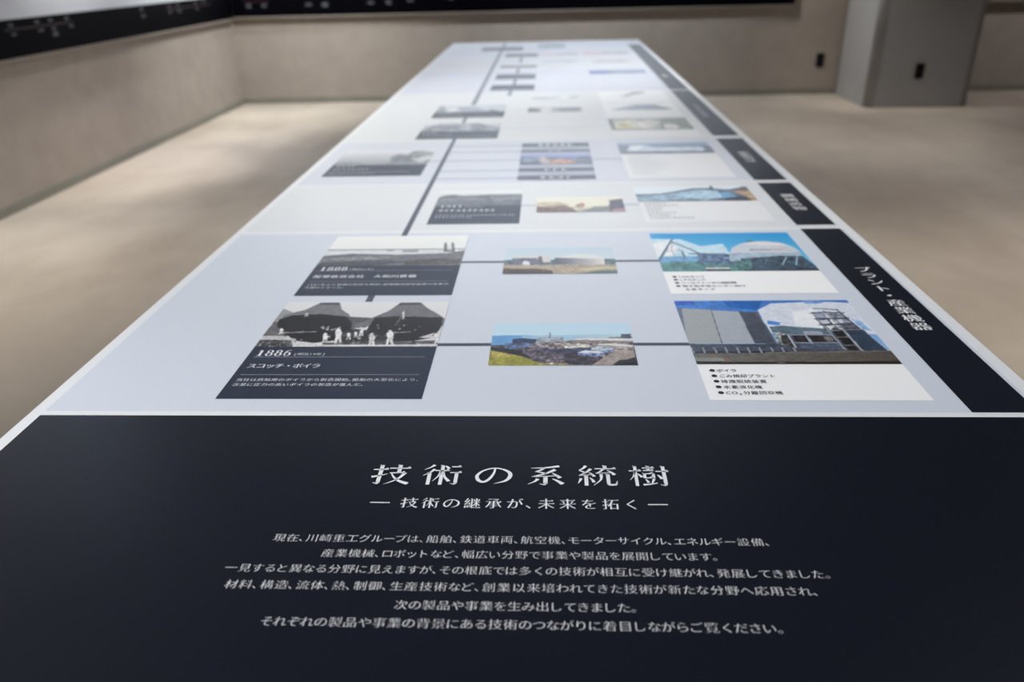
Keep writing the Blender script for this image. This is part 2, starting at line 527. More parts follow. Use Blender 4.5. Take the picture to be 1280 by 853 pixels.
def paint(pic, W, H, asp):
    u = np.linspace(0, 1000, W)[None, :].repeat(H, 0)
    v = np.linspace(0, 1000, H)[:, None].repeat(W, 1)
    c0, c1 = (np.array(c, float) for c in pic['bg'])
    img = c0 + (c1 - c0) * (v / 1000)[..., None]
    nz = 0.6 * smooth_noise(H, W, 2.2) + 0.4 * smooth_noise(H, W, 6.0)
    nz = np.clip((nz - nz.mean()) / (2.2 * nz.std() + 1e-6), -1, 1)
    for op in pic['ops']:
        k, p = op[0], op[1]
        pts = [(p[i], p[i + 1]) for i in range(0, len(p), 2)]
        if k in 'pg':
            m = np.zeros((H, W), bool)
            for (xa, ya), (xb, yb) in zip(pts, pts[1:] + pts[:1]):
                if ya == yb:
                    continue
                t = ((ya > v) != (yb > v)) & (u < (xb - xa) * (v - ya) / (yb - ya) + xa)
                m ^= t
            if k == 'p':
                col = np.array(op[2], float)[None, None, :].repeat(H, 0).repeat(W, 1)
                amp = op[3]
            else:
                xs = [q[0] for q in pts]
                t = np.clip((u - min(xs)) / (max(xs) - min(xs)), 0, 1)[..., None]
                col = np.array(op[2], float) + (np.array(op[3], float) - np.array(op[2], float)) * t
                amp = op[4]
            col = col * (1 + amp * nz[..., None])
        else:
            wd = op[2] / 2.0
            m = np.zeros((H, W), bool)
            for (xa, ya), (xb, yb) in zip(pts, pts[1:]):
                ax, ay, bx, by = xa, ya / asp, xb, yb / asp
                dx, dy = bx - ax, by - ay
                t = np.clip(((u - ax) * dx + (v / asp - ay) * dy) / (dx * dx + dy * dy + 1e-9), 0, 1)
                m |= np.hypot(u - ax - t * dx, v / asp - ay - t * dy) < wd
            col = np.array(op[3], float)[None, None, :].repeat(H, 0).repeat(W, 1)
        img = np.where(m[..., None], col, img)
    return np.clip(img, 4, 250)

def photograph(key, x0, x1, y0, y1, parent, res=60, fade=0, name='photograph'):
    """a flat picture printed on the table, its image held as ink colour on a fine mesh (mm)"""
    W = res
    asp = (x1 - x0) / (y1 - y0)
    H = max(6, int(res / asp))
    img = paint(PICS[key], W, H, asp)
    xs = np.linspace(x0, x1, W) / 1000
    ys = np.linspace(y0, y1, H) / 1000
    V = [(x, y, Z_PHOTO) for y in ys for x in xs]
    F = [(j * W + i, j * W + i + 1, (j + 1) * W + i + 1, (j + 1) * W + i) for j in range(H - 1) for i in range(W - 1)]
    me = mesh_of(name, V, F)
    s = img.reshape(-1, 3) / 255.0
    l = np.where(s <= 0.04045, s / 12.92, ((s + 0.055) / 1.055) ** 2.4)
    at = me.color_attributes.new('ink', 'FLOAT_COLOR', 'POINT')
    at.data.foreach_set('color', np.c_[l, np.ones(len(l))].astype(np.float32).ravel())
    return link(name, me, MATS['photo'], parent)

def sheet(name, x0, x1, y0, y1, z, mat, parent):
    """a flat printed area lying on the table top (mm)"""
    a, b, c, d = x0 / 1000, x1 / 1000, y0 / 1000, y1 / 1000
    return link(name, mesh_of(name, [(a, c, z), (b, c, z), (b, d, z), (a, d, z)], [(0, 1, 2, 3)]), mat, parent)

TOP = 0.74
Z_BAND, Z_DIV, Z_LINE, Z_CARD, Z_PHOTO, Z_INK = (TOP + 0.0001 * k for k in (1, 2, 3, 4, 6, 8))

# pictures: outlines in thousandths of width and height, inks in sRGB
PICS = {
 'boiler_history': {"bg":[[214,212,213],[228,227,228]],"ops":[["p",[-27,432,-4,849,100,721,28,579,7,519],[150,149,152],0.06],["p",[3,539,-6,210,143,208,47,529],[100,98,102],0.15],["p",[23,569,43,706,138,804,200,976,326,973,364,805,422,700,456,548,274,626],[122,121,126],0.1],["p",[204,987,324,984,332,929,203,937],[70,70,74],0.1],["p",[387,649,587,611,563,400,478,377],[92,92,97],0.12],["p",[484,425,573,621,649,774,698,966,827,974,873,849,942,717,1004,579,1001,418,611,423],[112,111,116],0.1],["p",[697,977,827,980,826,925,690,911],[66,66,72],0.1],["p",[21,579,81,680,260,708,413,649,468,498,487,330,452,133,315,72,196,122,120,264,40,431],[24,20,22],0.6],["p",[586,621,712,649,988,615,991,380,970,177,833,89,724,90,640,190,572,329],[26,22,24],0.6],["p",[432,260,491,377,597,328,718,144,728,64,462,66],[50,46,48],0.8],["p",[-8,219,119,218,204,149,197,51,-23,53],[196,195,196],0.08],["p",[195,60,772,99,1009,75,999,-3,208,-10],[208,207,208],0.12],["p",[362,80,999,119,1000,44,369,41],[80,78,80],0.7],["p",[-20,128,32,146,180,131,213,-10,-13,-17],[62,61,64],0.9],["p",[885,178,965,278,979,159],[210,208,208],0.05],["l",[728,446,745,772],8,[120,118,120]],["l",[84,288,288,309],8,[170,168,168]],["l",[727,280,825,298],8,[170,168,168]],["p",[339,244,346,253,349,223,340,229],[40,38,38],0.1],["p",[542,227,551,238,554,201,543,208],[205,203,203],0.1],["p",[338,369,349,384,355,332,339,343],[205,203,203],0.1],["p",[597,239,604,248,607,217,597,223],[150,148,148],0.1],["p",[308,403,319,418,325,368,310,378],[205,203,203],0.1],["p",[771,189,776,195,777,175,771,179],[40,38,38],0.1],["p",[190,153,199,166,205,122,191,131],[180,178,178],0.1],["p",[548,173,559,187,563,141,549,150],[205,203,203],0.1],["p",[488,142,495,152,498,120,488,126],[150,148,148],0.1],["p",[865,418,871,425,872,402,865,406],[150,148,148],0.1],["p",[365,193,374,206,379,163,366,172],[180,178,178],0.1],["p",[511,129,520,140,523,104,512,111],[40,38,38],0.1],["p",[636,225,647,239,650,192,637,201],[120,118,118],0.1],["p",[879,66,889,77,890,39,879,47],[150,148,148],0.1],["p",[720,327,729,338,731,301,721,308],[40,38,38],0.1],["p",[629,174,635,182,637,157,629,162],[40,38,38],0.1],["p",[337,414,345,424,349,389,338,396],[205,203,203],0.1],["p",[230,145,237,154,240,123,231,129],[150,148,148],0.1],["p",[145,293,151,302,156,270,146,277],[120,118,118],0.1],["p",[179,218,183,224,186,204,180,208],[40,38,38],0.1],["p",[439,112,450,126,454,78,440,88],[40,38,38],0.1],["p",[304,451,308,457,310,437,305,441],[120,118,118],0.1],["p",[621,449,627,457,629,430,621,436],[205,203,203],0.1],["p",[367,356,377,369,381,327,368,336],[180,178,178],0.1],["p",[429,82,439,96,444,50,430,60],[205,203,203],0.1],["p",[476,116,483,125,486,95,477,101],[40,38,38],0.1],["p",[695,418,707,434,710,382,695,392],[40,38,38],0.1],["p",[373,208,383,220,387,179,374,187],[180,178,178],0.1],["p",[493,357,499,366,502,337,493,343],[180,178,178],0.1],["p",[136,298,144,309,149,271,138,279],[120,118,118],0.1],["p",[460,225,465,232,467,209,460,214],[180,178,178],0.1],["p",[541,189,548,197,550,168,541,174],[180,178,178],0.1],["p",[741,451,746,457,747,436,741,440],[120,118,118],0.1],["p",[943,354,951,364,952,331,943,337],[40,38,38],0.1],["p",[630,388,636,396,637,371,630,376],[180,178,178],0.1],["p",[842,350,852,364,854,319,842,328],[120,118,118],0.1],["p",[770,449,779,460,781,422,770,429],[150,148,148],0.1],["p",[381,373,391,387,395,341,382,350],[150,148,148],0.1],["p",[424,190,433,202,436,163,425,171],[120,118,118],0.1],["p",[207,335,214,343,217,314,208,320],[150,148,148],0.1],["p",[527,121,532,128,534,104,527,109],[180,178,178],0.1],["p",[753,370,762,381,764,344,753,351],[180,178,178],0.1],["p",[300,416,308,427,312,390,301,397],[150,148,148],0.1],["p",[423,129,431,140,434,104,423,111],[180,178,178],0.1],["p",[443,132,448,138,450,118,444,122],[40,38,38],0.1],["p",[406,411,412,419,415,390,406,396],[180,178,178],0.1],["p",[537,206,543,215,546,187,538,193],[40,38,38],0.1],["p",[506,96,512,103,514,80,507,85],[120,118,118],0.1],["p",[558,129,567,140,570,103,559,111],[40,38,38],0.1],["p",[529,85,539,98,543,52,529,61],[150,148,148],0.1],["p",[157,281,167,294,172,250,159,259],[40,38,38],0.1],["p",[953,237,964,251,966,205,952,214],[120,118,118],0.1],["p",[880,74,885,80,886,59,880,63],[150,148,148],0.1],["p",[200,105,209,117,214,78,202,86],[150,148,148],0.1],["p",[909,100,918,111,919,75,909,83],[120,118,118],0.1],["p",[523,413,531,424,534,388,523,395],[150,148,148],0.1],["p",[699,248,707,257,708,225,699,232],[40,38,38],0.1],["p",[203,415,214,431,221,379,205,389],[40,38,38],0.1],["p",[555,149,562,157,565,128,556,134],[150,148,148],0.1],["p",[264,111,269,117,271,96,265,100],[150,148,148],0.1],["p",[824,93,834,105,836,63,823,71],[120,118,118],0.1],["p",[553,231,560,240,563,209,553,215],[180,178,178],0.1],["p",[353,215,361,225,364,190,354,197],[120,118,118],0.1],["p",[552,151,556,156,557,138,552,142],[120,118,118],0.1],["p",[774,441,779,447,780,426,774,430],[205,203,203],0.1],["p",[972,117,977,123,978,103,972,107],[40,38,38],0.1],["p",[533,398,537,404,539,383,533,387],[205,203,203],0.1],["p",[688,223,695,232,697,203,689,209],[150,148,148],0.1],["p",[970,283,975,290,976,267,970,271],[120,118,118],0.1],["p",[738,305,743,311,744,290,738,294],[150,148,148],0.1],["p",[-4,62,3,62,5,42,-2,51],[190,190,190],0.1],["p",[75,19,81,19,84,0,76,9],[160,160,160],0.1],["p",[3,41,9,41,12,20,4,30],[160,160,160],0.1],["p",[81,32,86,32,89,15,82,23],[130,130,130],0.1],["p",[28,85,34,85,37,66,29,75],[160,160,160],0.1],["p",[26,103,30,103,31,90,26,96],[160,160,160],0.1],["p",[76,8,83,7,86,-14,77,-4],[160,160,160],0.1],["p",[19,33,26,33,29,10,20,21],[190,190,190],0.1],["p",[135,8,142,8,145,-13,136,-3],[190,190,190],0.1],["p",[6,79,12,79,15,61,7,69],[190,190,190],0.1],["p",[137,59,141,59,143,44,138,51],[160,160,160],0.1],["p",[-13,108,-9,108,-7,94,-12,100],[160,160,160],0.1],["p",[14,116,20,116,24,94,15,104],[130,130,130],0.1],["p",[-16,105,-11,105,-8,87,-15,95],[190,190,190],0.1],["p",[188,46,195,46,197,24,189,34],[130,130,130],0.1],["p",[197,47,203,47,205,29,198,37],[130,130,130],0.1],["p",[17,26,24,26,28,3,18,13],[130,130,130],0.1],["p",[112,11,116,11,118,-3,113,3],[130,130,130],0.1],["p",[31,96,35,96,38,81,32,88],[190,190,190],0.1],["p",[145,2,149,2,151,-13,145,-7],[190,190,190],0.1],["p",[67,75,73,75,75,58,68,65],[130,130,130],0.1],["p",[60,89,67,89,70,66,61,76],[190,190,190],0.1],["p",[188,66,193,66,196,47,188,55],[190,190,190],0.1],["p",[129,54,134,54,137,36,130,44],[190,190,190],0.1],["p",[82,9,86,9,88,-5,82,1],[160,160,160],0.1],["p",[154,5,159,5,162,-13,155,-5],[160,160,160],0.1],["p",[119,12,123,12,125,-1,120,5],[130,130,130],0.1],["p",[19,55,27,55,30,32,21,42],[190,190,190],0.1],["p",[107,22,113,22,116,2,108,11],[160,160,160],0.1],["p",[114,46,122,45,125,22,115,32],[130,130,130],0.1],["p",[47,85,53,85,56,64,48,73],[130,130,130],0.1],["p",[21,74,26,74,28,58,22,65],[130,130,130],0.1],["p",[80,32,87,32,89,12,81,21],[130,130,130],0.1],["p",[94,15,101,15,104,-6,95,3],[190,190,190],0.1],["p",[7,-3,11,-4,13,-16,8,-10],[160,160,160],0.1],["p",[160,9,164,9,166,-3,161,2],[130,130,130],0.1],["p",[177,37,184,37,186,16,178,26],[130,130,130],0.1],["p",[196,12,200,12,202,-3,196,4],[130,130,130],0.1],["p",[141,101,147,101,150,81,142,90],[190,190,190],0.1],["p",[176,7,181,6,183,-8,177,-2],[130,130,130],0.1],["p",[340,232,340,284,351,284,370,221,375,160,391,80,383,80,366,150,367,80,360,80,352,170],[225,222,222],0.18],["p",[399,306,398,383,414,383,439,290,447,199,468,81,457,81,434,184,437,81,428,81,416,214],[225,222,222],0.18],["p",[475,249,476,284,484,284,496,241,499,199,509,143,503,143,492,192,492,143,487,143,483,206],[225,222,222],0.18],["p",[535,327,537,364,546,363,559,319,561,276,571,219,564,219,553,269,552,219,546,219,543,284],[225,222,222],0.18],["p",[512,278,512,309,519,309,530,271,532,234,541,184,536,185,526,228,526,185,522,185,519,240],[225,222,222],0.18],["p",[604,206,606,273,619,272,640,192,644,114,660,12,650,12,632,101,632,12,624,12,617,127],[225,222,222],0.18],["p",[697,256,701,332,717,332,739,240,743,151,760,34,748,35,729,136,727,35,717,35,712,166],[225,222,222],0.18],["p",[972,213,974,275,983,275,995,201,998,128,1007,32,1001,32,990,116,989,33,983,33,980,140],[225,222,222],0.18],["p",[70,353,71,384,80,384,95,346,98,309,110,260,103,260,90,303,90,260,84,260,80,316],[225,222,222],0.18],["p",[738,724,736,774,741,774,751,714,755,654,764,576,761,576,751,644,754,576,751,576,745,664],[225,222,222],0.18],["p",[154,717,156,739,163,739,173,713,175,686,183,651,178,651,169,682,168,651,163,651,161,691],[225,222,222],0.18]]},
 'bridge_history': {"bg":[[226,228,229],[240,240,238]],"ops":[["p",[-44,527,904,491,919,274,-6,307],[214,218,222],0.05],["g",[-38,308,203,386,523,345,880,382,1030,500,1041,-68,-71,-33],[96,98,103],[118,118,122],0.15],["p",[6,236,310,296,530,288,251,57,-21,32],[128,129,131],0.25],["p",[606,160,846,221,988,168,982,33,606,12],[84,78,76],0.3],["p",[27,111,387,182,642,111,265,-44,-71,-33],[76,78,84],0.2],["l",[6,517,1005,516],13,[92,94,98]],["l",[574,459,646,456],50,[150,152,155]],["l",[445,479,477,477],30,[170,172,175]],["p",[834,734,851,734,873,477,908,476,886,732,902,747,934,417,852,420],[100,101,104],0.1],["l",[860,611,905,610],5,[120,120,124]]]},
 'gas_holder': {"bg":[[214,224,230],[196,212,226]],"ops":[["p",[-22,522,469,526,1012,547,1000,319,-14,313],[98,118,124],0.3],["p",[67,585,296,601,307,322,75,329],[110,112,126],0.12],["p",[72,597,102,671,293,672,301,586],[216,214,214],0.04],["p",[305,640,343,655,348,377,311,378],[116,92,96],0.1],["p",[342,639,415,660,420,420,352,407],[214,209,203],0.05],["p",[164,345,171,451,197,488,225,449,238,324],[224,226,234],0.03],["p",[316,423,469,430,468,291,317,295],[92,112,128],0.25],["g",[460,596,698,612,899,597,902,267,461,291],[90,93,110],[226,222,216],0.04],["p",[470,596,562,679,701,730,837,678,901,566,742,556],[226,226,226],0.03],["p",[-6,331,1009,319,999,-23,-3,4],[178,162,142],0.12],["p",[-10,194,309,192,432,116,449,-12,-3,0],[80,68,60],0.3],["p",[639,4,824,98,999,136,999,-27,639,-17],[96,112,112],0.3],["p",[555,149,908,230,996,246,994,191,773,125],[200,190,150],0.1]]},
 'plant_aerial': {"bg":[[208,230,240],[194,222,240]],"ops":[["p",[-9,688,289,693,293,435,2,437],[104,162,212],0.05],["g",[214,680,667,704,1098,718,1082,500,218,471],[150,192,222],[196,216,226],0.03],["p",[-4,455,292,471,610,540,1139,571,1091,-36,-2,-33],[84,76,82],0.7],["p",[146,594,210,623,328,593,327,470,150,436],[48,58,92],0.3],["p",[95,499,154,498,324,515,325,365,105,366],[88,104,140],0.4],["p",[325,633,510,641,514,469,313,470],[160,166,178],0.25],["p",[410,759,422,759,424,614,407,614],[120,130,142],0.1],["p",[313,497,611,576,877,592,976,483,970,-4,448,-2,337,194,241,365],[128,119,120],0.6],["p",[220,400,324,417,605,294,649,29,523,14,398,128,265,195,190,331],[92,82,94],0.7],["p",[314,382,450,364,605,311,604,260,429,287],[52,56,84],0.5],["p",[503,416,711,397,706,260,512,295],[64,66,92],0.8],["p",[506,261,706,260,803,126,697,-3,514,30],[58,52,62],0.7],["p",[517,451,591,486,691,467,688,397,516,381],[202,198,186],0.3],["p",[593,590,998,605,1000,522,591,482],[142,132,134],0.2],["p",[594,609,786,614,997,598,997,547,784,567,593,576],[226,222,220],0.04],["p",[749,481,875,487,1000,439,995,360,880,378,746,418],[172,164,164],0.25],["p",[749,485,875,491,1000,444,998,412,872,427,758,456],[224,220,218],0.04],["p",[829,638,1001,664,998,605,828,614],[120,130,130],0.2],["p",[925,716,995,723,991,605,920,628],[74,90,110],0.2],["p",[691,-3,878,344,994,343,993,-4],[162,150,144],0.16],["p",[603,286,762,293,848,361,861,310,770,242,737,173,606,227],[120,136,172],0.5],["p",[655,332,763,310,764,266,607,274],[218,226,236],0.05],["p",[704,397,819,414,858,361,773,310,702,345],[178,192,206],0.3],["p",[-2,411,84,384,163,357,265,220,297,128,224,187,103,270,2,332],[28,30,36],0.5],["p",[2,336,114,270,224,198,276,128,348,46,358,-18,-3,-17],[152,148,60],0.18],["p",[14,298,119,246,152,195,20,163],[186,168,92],0.2],["p",[338,47,524,46,548,-18,348,-18],[150,140,90],0.4],["p",[408,38,438,54,428,6],[235,235,230],0],["p",[824,-19,875,106,937,125,990,178,997,-20],[22,26,28],0.5]]},
 'gas_terminal': {"bg":[[150,214,240],[30,152,218]],"ops":[["p",[-24,847,208,825,324,627,490,689,499,424,419,239,-27,252],[200,226,240],0.06],["p",[-18,706,115,799,163,598,103,372,-15,376],[236,240,242],0.05],["p",[9,362,457,375,624,370,584,145,-3,160],[112,166,206],0.15],["p",[0,220,372,253,632,234,1058,103,1023,-39,-20,-14],[90,140,140],0.25],["p",[280,431,451,439,589,358,567,145,247,184],[92,116,146],0.5],["p",[498,437,535,580,612,685,708,737,798,748,894,703,957,593,979,461,942,225,469,238],[204,210,220],0.05],["p",[612,685,708,737,798,748,894,703,946,620,774,626],[232,226,232],0.02],["p",[673,787,718,793,708,737,659,739],[60,130,130],0.1],["p",[501,437,974,442,950,225,472,238],[168,188,206],0.1],["p",[545,297,824,364,969,347,1023,-39,521,-27],[64,82,98],0.5],["p",[502,237,611,295,584,57,483,31],[80,120,120],0.4],["l",[793,139,860,338],8,[170,200,214]],["l",[881,137,930,336],8,[170,200,214]],["l",[686,172,746,354],6,[120,150,166]],["l",[652,523,788,519],16,[120,124,148]],["l",[796,519,872,516],14,[214,130,140]],["l",[-10,215,41,425,150,827],16,[78,104,138]],["l",[21,312,97,600],9,[110,130,150]],["l",[134,771,244,549,297,430,417,332],17,[84,106,136]],["l",[229,432,331,429,441,375],24,[86,104,130]],["l",[143,756,118,566,118,385],5,[150,130,140]],["l",[156,532,184,511,178,320],14,[92,108,138]],["l",[73,489,175,551],6,[190,150,140]],["l",[6,251,-1,14],14,[110,150,170]],["p",[281,53,441,66,438,9,287,7],[40,48,56],0.1],["p",[286,88,441,90,438,49,286,47],[205,208,206],0.05],["p",[757,41,1038,23,1022,-45,742,-27],[50,54,70],0.2]]},
 'boiler_plant': {"bg":[[176,206,236],[58,118,200]],"ops":[["p",[-1,1005,464,998,461,759,422,664,12,881],[62,124,205],0.14],["p",[-1,1005,108,1003,114,931,-1,915],[50,92,190],0.2],["p",[281,1001,517,997,453,825,304,877],[18,98,182],0.12],["p",[550,945,707,961,901,967,1040,937,1085,709,1093,390,740,501,454,441,423,442,455,717,453,821],[218,224,236],0.05],["p",[643,801,766,852,789,696,744,517,608,566],[240,242,246],0.03],["p",[743,993,840,992,850,940,746,933],[120,160,214],0.15],["p",[475,650,543,616,522,567,462,584],[90,150,226],0.15],["p",[936,678,975,644,993,468,950,499],[150,186,230],0.2],["p",[465,548,543,564,628,537,765,514,763,423,462,426],[92,114,128],0.15],["p",[469,460,511,464,531,410,505,175,446,176],[140,146,150],0.5],["p",[495,410,550,425,542,161,467,162],[62,62,60],0.7],["p",[536,434,770,432,777,168,529,170],[84,94,114],0.25],["p",[630,477,718,473,726,424,623,425],[164,168,184],0.08],["p",[557,410,628,402,627,307,556,308],[40,36,38],0.5],["p",[639,400,762,402,763,306,641,307],[44,40,42],0.6],["p",[714,393,755,393,759,311,719,311],[110,108,112],0.4],["p",[770,493,845,500,865,174,772,171],[72,78,90],0.2],["p",[746,790,814,798,817,679,745,671],[150,160,176],0.3],["p",[827,784,917,771,916,686,828,679],[140,150,166],0.35],["p",[742,680,820,692,813,580,748,573],[84,90,104],0.5],["p",[829,682,923,681,923,592,829,580],[120,126,140],0.4],["p",[748,573,824,580,831,485,754,470],[110,114,124],0.5],["p",[829,580,927,587,934,499,838,494],[84,86,96],0.5],["p",[815,629,846,645,849,596,824,580],[226,230,236],0.05],["p",[755,646,800,654,807,597,762,589],[206,212,222],0.05],["p",[770,557,820,564,780,493],[222,226,232],0.05],["p",[856,662,883,661,886,612,858,609],[200,206,218],0.1],["p",[843,500,953,502,977,179,852,174],[52,68,86],0.14],["p",[787,488,836,494,839,389,789,384],[34,30,32],0.4],["p",[788,371,842,374,842,271,796,268],[28,26,28],0.4],["p",[792,254,843,256,840,174,790,171],[34,30,28],0.5],["l",[752,756,755,646,768,446,778,174],10,[150,154,164]],["l",[821,816,839,596,847,469,858,176],12,[168,170,176]],["l",[900,832,921,644,943,476,982,179],10,[70,78,92]],["l",[776,851,826,847,903,821],11,[52,56,68]],["l",[738,768,833,784,923,773],12,[50,54,64]],["l",[739,670,927,688],11,[50,54,66]],["l",[737,575,927,589],11,[54,58,68]],["l",[766,476,940,502],8,[140,144,150]],["l",[785,381,851,386],7,[130,132,138]],["l",[789,259,848,265],7,[120,122,128]],["l",[538,428,538,167],9,[186,190,198]],["l",[627,424,632,289],11,[170,174,184]],["l",[536,422,766,417],10,[150,156,168]],["l",[550,299,772,300],8,[150,156,168]],["l",[472,254,508,167],7,[170,172,176]],["p",[-3,848,32,871,-4,291,-12,291],[104,116,140],0.1],["p",[29,864,192,835,171,290,-9,291],[166,171,174],0.02],["p",[196,828,344,800,336,289,172,290],[170,177,186],0.02],["p",[344,803,446,789,448,283,335,289],[72,78,92],0.14],["p",[431,779,444,782,439,724,426,725],[130,84,70],0.1],["l",[16,878,346,813,447,795],5,[110,124,150]],["l",[446,792,450,283],9,[96,112,130]],["l",[193,828,170,290],6,[98,104,114]],["l",[344,802,336,289],4,[150,158,170]],["p",[-13,286,460,283,529,228,935,173,925,140,-5,144],[70,77,92],0.22],["l",[3,167,441,169,888,173],14,[36,36,40]],["l",[2,231,6,158],9,[150,156,166]],["l",[60,231,63,157],9,[150,156,166]],["l",[118,230,121,157],9,[150,156,166]],["l",[176,230,178,157],9,[150,156,166]],["l",[234,230,235,156],9,[150,156,166]],["l",[292,229,292,156],9,[150,156,166]],["l",[350,229,349,156],9,[150,156,166]],["l",[408,229,406,156],9,[150,156,166]],["l",[465,228,463,155],9,[150,156,166]],["l",[523,228,520,155],9,[150,156,166]],["p",[369,168,1044,187,1036,117,361,100],[110,107,104],0.1],["g",[-4,148,418,149,1119,172,1101,-18,-12,-15],[112,110,104],[84,76,70],0.12],["p",[3,92,145,83,143,41,0,41],[140,146,142],0.08],["p",[-2,38,211,32,1121,44,1101,-18,-9,-15],[46,40,36],0.25],["l",[96,124,106,98],12,[150,110,70]],["l",[145,79,163,47],12,[140,100,66]],["l",[403,20,433,22],8,[130,124,118]],["l",[542,33,630,35],6,[110,104,100]]]},
 'bridge_site': {"bg":[[222,232,242],[226,234,242]],"ops":[["g",[-8,483,221,508,522,850,656,856,825,728,1005,947,1005,-79,-20,-13],[96,122,142],[90,104,124],0.25],["p",[-2,348,265,459,551,753,690,694,806,192,-17,46],[150,178,198],0.2],["p",[420,312,571,705,721,645,768,283,560,41],[176,206,224],0.12],["p",[713,555,823,590,849,276,733,155],[110,160,196],0.1],["p",[828,636,991,713,1019,438,1005,-79,936,11,916,358],[180,152,124],0.15],["p",[748,197,941,268,949,-74,712,-55],[50,54,64],0.2],["l",[1,419,216,436,519,812,825,728],18,[84,104,124]],["p",[684,1025,704,1043,694,740,666,761],[60,74,92],0.1],["p",[901,768,968,941,1007,852,1005,620,900,647],[96,96,104],0.1],["l",[-12,29,726,-31],16,[130,120,120]]]},
 'ship_photo': {"bg":[[128,148,172],[150,172,200]],"ops":[["p",[-25,777,1049,642,994,-139,-20,-22],[110,120,140],0.1],["p",[83,366,136,756,259,799,407,585,645,578,896,569,924,320,870,162,96,222],[206,216,232],0.08],["p",[114,587,256,741,283,510,142,359],[232,238,244],0.04],["p",[14,156,992,94,981,-138,6,-25],[86,96,116],0.1]]},
 'street_photo': {"bg":[[190,192,184],[150,152,150]],"ops":[["p",[-6,1027,56,997,53,147,5,-46],[88,88,84],0.2],["p",[74,773,313,856,408,681,274,124,53,147],[206,204,176],0.2],["p",[301,693,545,829,646,600,465,103,304,121],[216,214,206],0.15],["p",[678,925,992,944,1007,-32,587,-8],[128,132,126],0.3],["p",[656,388,761,534,857,314,800,68,654,83],[214,212,210],0.2],["p",[165,494,244,538,219,180,143,158],[200,192,116],0.1],["p",[6,102,1002,47,994,-128,-2,-45],[124,128,120],0.1]]},
 'train_cutout': {"bg":[[238,240,242],[238,240,242]],"ops":[["g",[77,571,247,812,469,1002,552,1136,714,1030,797,859,946,583,755,522],[150,166,184],[128,132,146],0.15],["p",[537,1159,748,1026,750,759,542,707],[130,142,160],0.1],["l",[113,608,927,565],14,[140,150,164]]]},
 'jet_cutout': {"bg":[[238,240,242],[238,240,242]],"ops":[["p",[300,511,437,690,550,890,721,894,729,798,524,634,397,467],[164,164,166],0.15]]},
 'festival_photo': {"bg":[[110,122,146],[168,178,224]],"ops":[["p",[-31,729,1032,703,1015,-70,-13,13],[102,110,128],0.1],["p",[46,655,239,705,243,245,44,261],[124,140,166],0.15],["p",[245,637,325,731,432,293,411,41,328,79,253,373],[190,176,180],0.2],["p",[421,359,623,472,786,199,617,24,411,72],[186,140,118],0.2],["p",[432,554,626,739,796,656,790,392,517,448],[120,124,170],0.15],["p",[13,200,253,308,287,20,17,23],[72,80,100],0.1]]},
 'dome_photo': {"bg":[[232,226,208],[236,234,222]],"ops":[["p",[-18,427,238,581,378,336,490,68,487,-59,-20,-30],[112,88,82],0.3],["p",[-2,630,251,683,380,470,189,347,0,359],[196,182,160],0.15],["p",[451,465,526,597,559,492,529,261,449,332],[164,120,104],0.2],["p",[378,336,839,374,833,-16,466,5],[200,196,180],0.12],["p",[660,319,850,373,879,-19,477,-8],[130,130,128],0.1],["p",[843,749,1004,830,1004,-26,821,-15],[84,80,94],0.15],["p",[863,143,1005,199,1004,-38,844,-29],[170,132,150],0.1]]},
 'hangar_history': {"bg":[[140,142,148],[238,240,242]],"ops":[["p",[-11,548,59,684,164,748,280,671,470,694,646,740,1009,718,1026,-74,-11,-18],[104,108,116],0.2],["p",[6,513,175,607,479,540,648,407,41,273],[122,124,130],0.15],["p",[612,581,990,628,996,387,655,259],[132,136,144],0.15]]},
 'ship_history': {"bg":[[150,154,160],[226,230,236]],"ops":[["p",[-23,157,94,189,231,177,372,41,529,69,586,147,1015,143,1049,-216,14,-211],[140,145,152],0.15],["p",[586,147,550,536,607,754,717,654,757,925,867,961,1008,808,1005,111],[146,150,156],0.2],["p",[806,339,908,547,997,628,989,280,893,162],[196,200,206],0.1],["p",[580,189,623,618,787,647,811,169],[116,120,128],0.15]]},
 'yard_history': {"bg":[[150,154,164],[214,218,224]],"ops":[["p",[38,270,106,744,199,1107,385,1143,480,874,547,1118,668,1099,831,696,1010,366,1016,-215,2,-73],[140,144,154],0.3],["p",[497,1061,577,797,672,179,499,87],[172,176,184],0.3]]},
 'locomotive_history': {"bg":[[190,195,204],[206,210,218]],"ops":[["p",[-4,827,66,891,177,-79,28,-194],[150,154,164],0.2],["p",[157,425,232,635,314,253,278,-96,187,-11],[218,222,228],0.05],["p",[291,624,551,729,725,112,422,-120],[160,165,176],0.2],["p",[705,-97,803,315,898,83,995,-283,995,-755,732,-713],[120,124,140],0.2],["l",[740,817,989,895],26,[140,146,156]]]},
 'works_photo': {"bg":[[150,152,156],[172,176,184]],"ops":[["p",[-6,922,203,647,207,-37,0,-74],[110,112,118],0.1],["p",[217,723,429,918,456,142,263,-121],[212,214,214],0.08],["p",[570,579,967,769,972,-57,594,42],[112,114,122],0.15]]},
 'vehicle_cutout': {"bg":[[226,229,236],[226,229,236]],"ops":[["p",[-9,83,63,481,482,434,607,628,605,378,358,15],[184,187,192],0.1],["p",[759,348,854,497,981,640,988,223,787,97],[172,176,182],0.15]]},
}

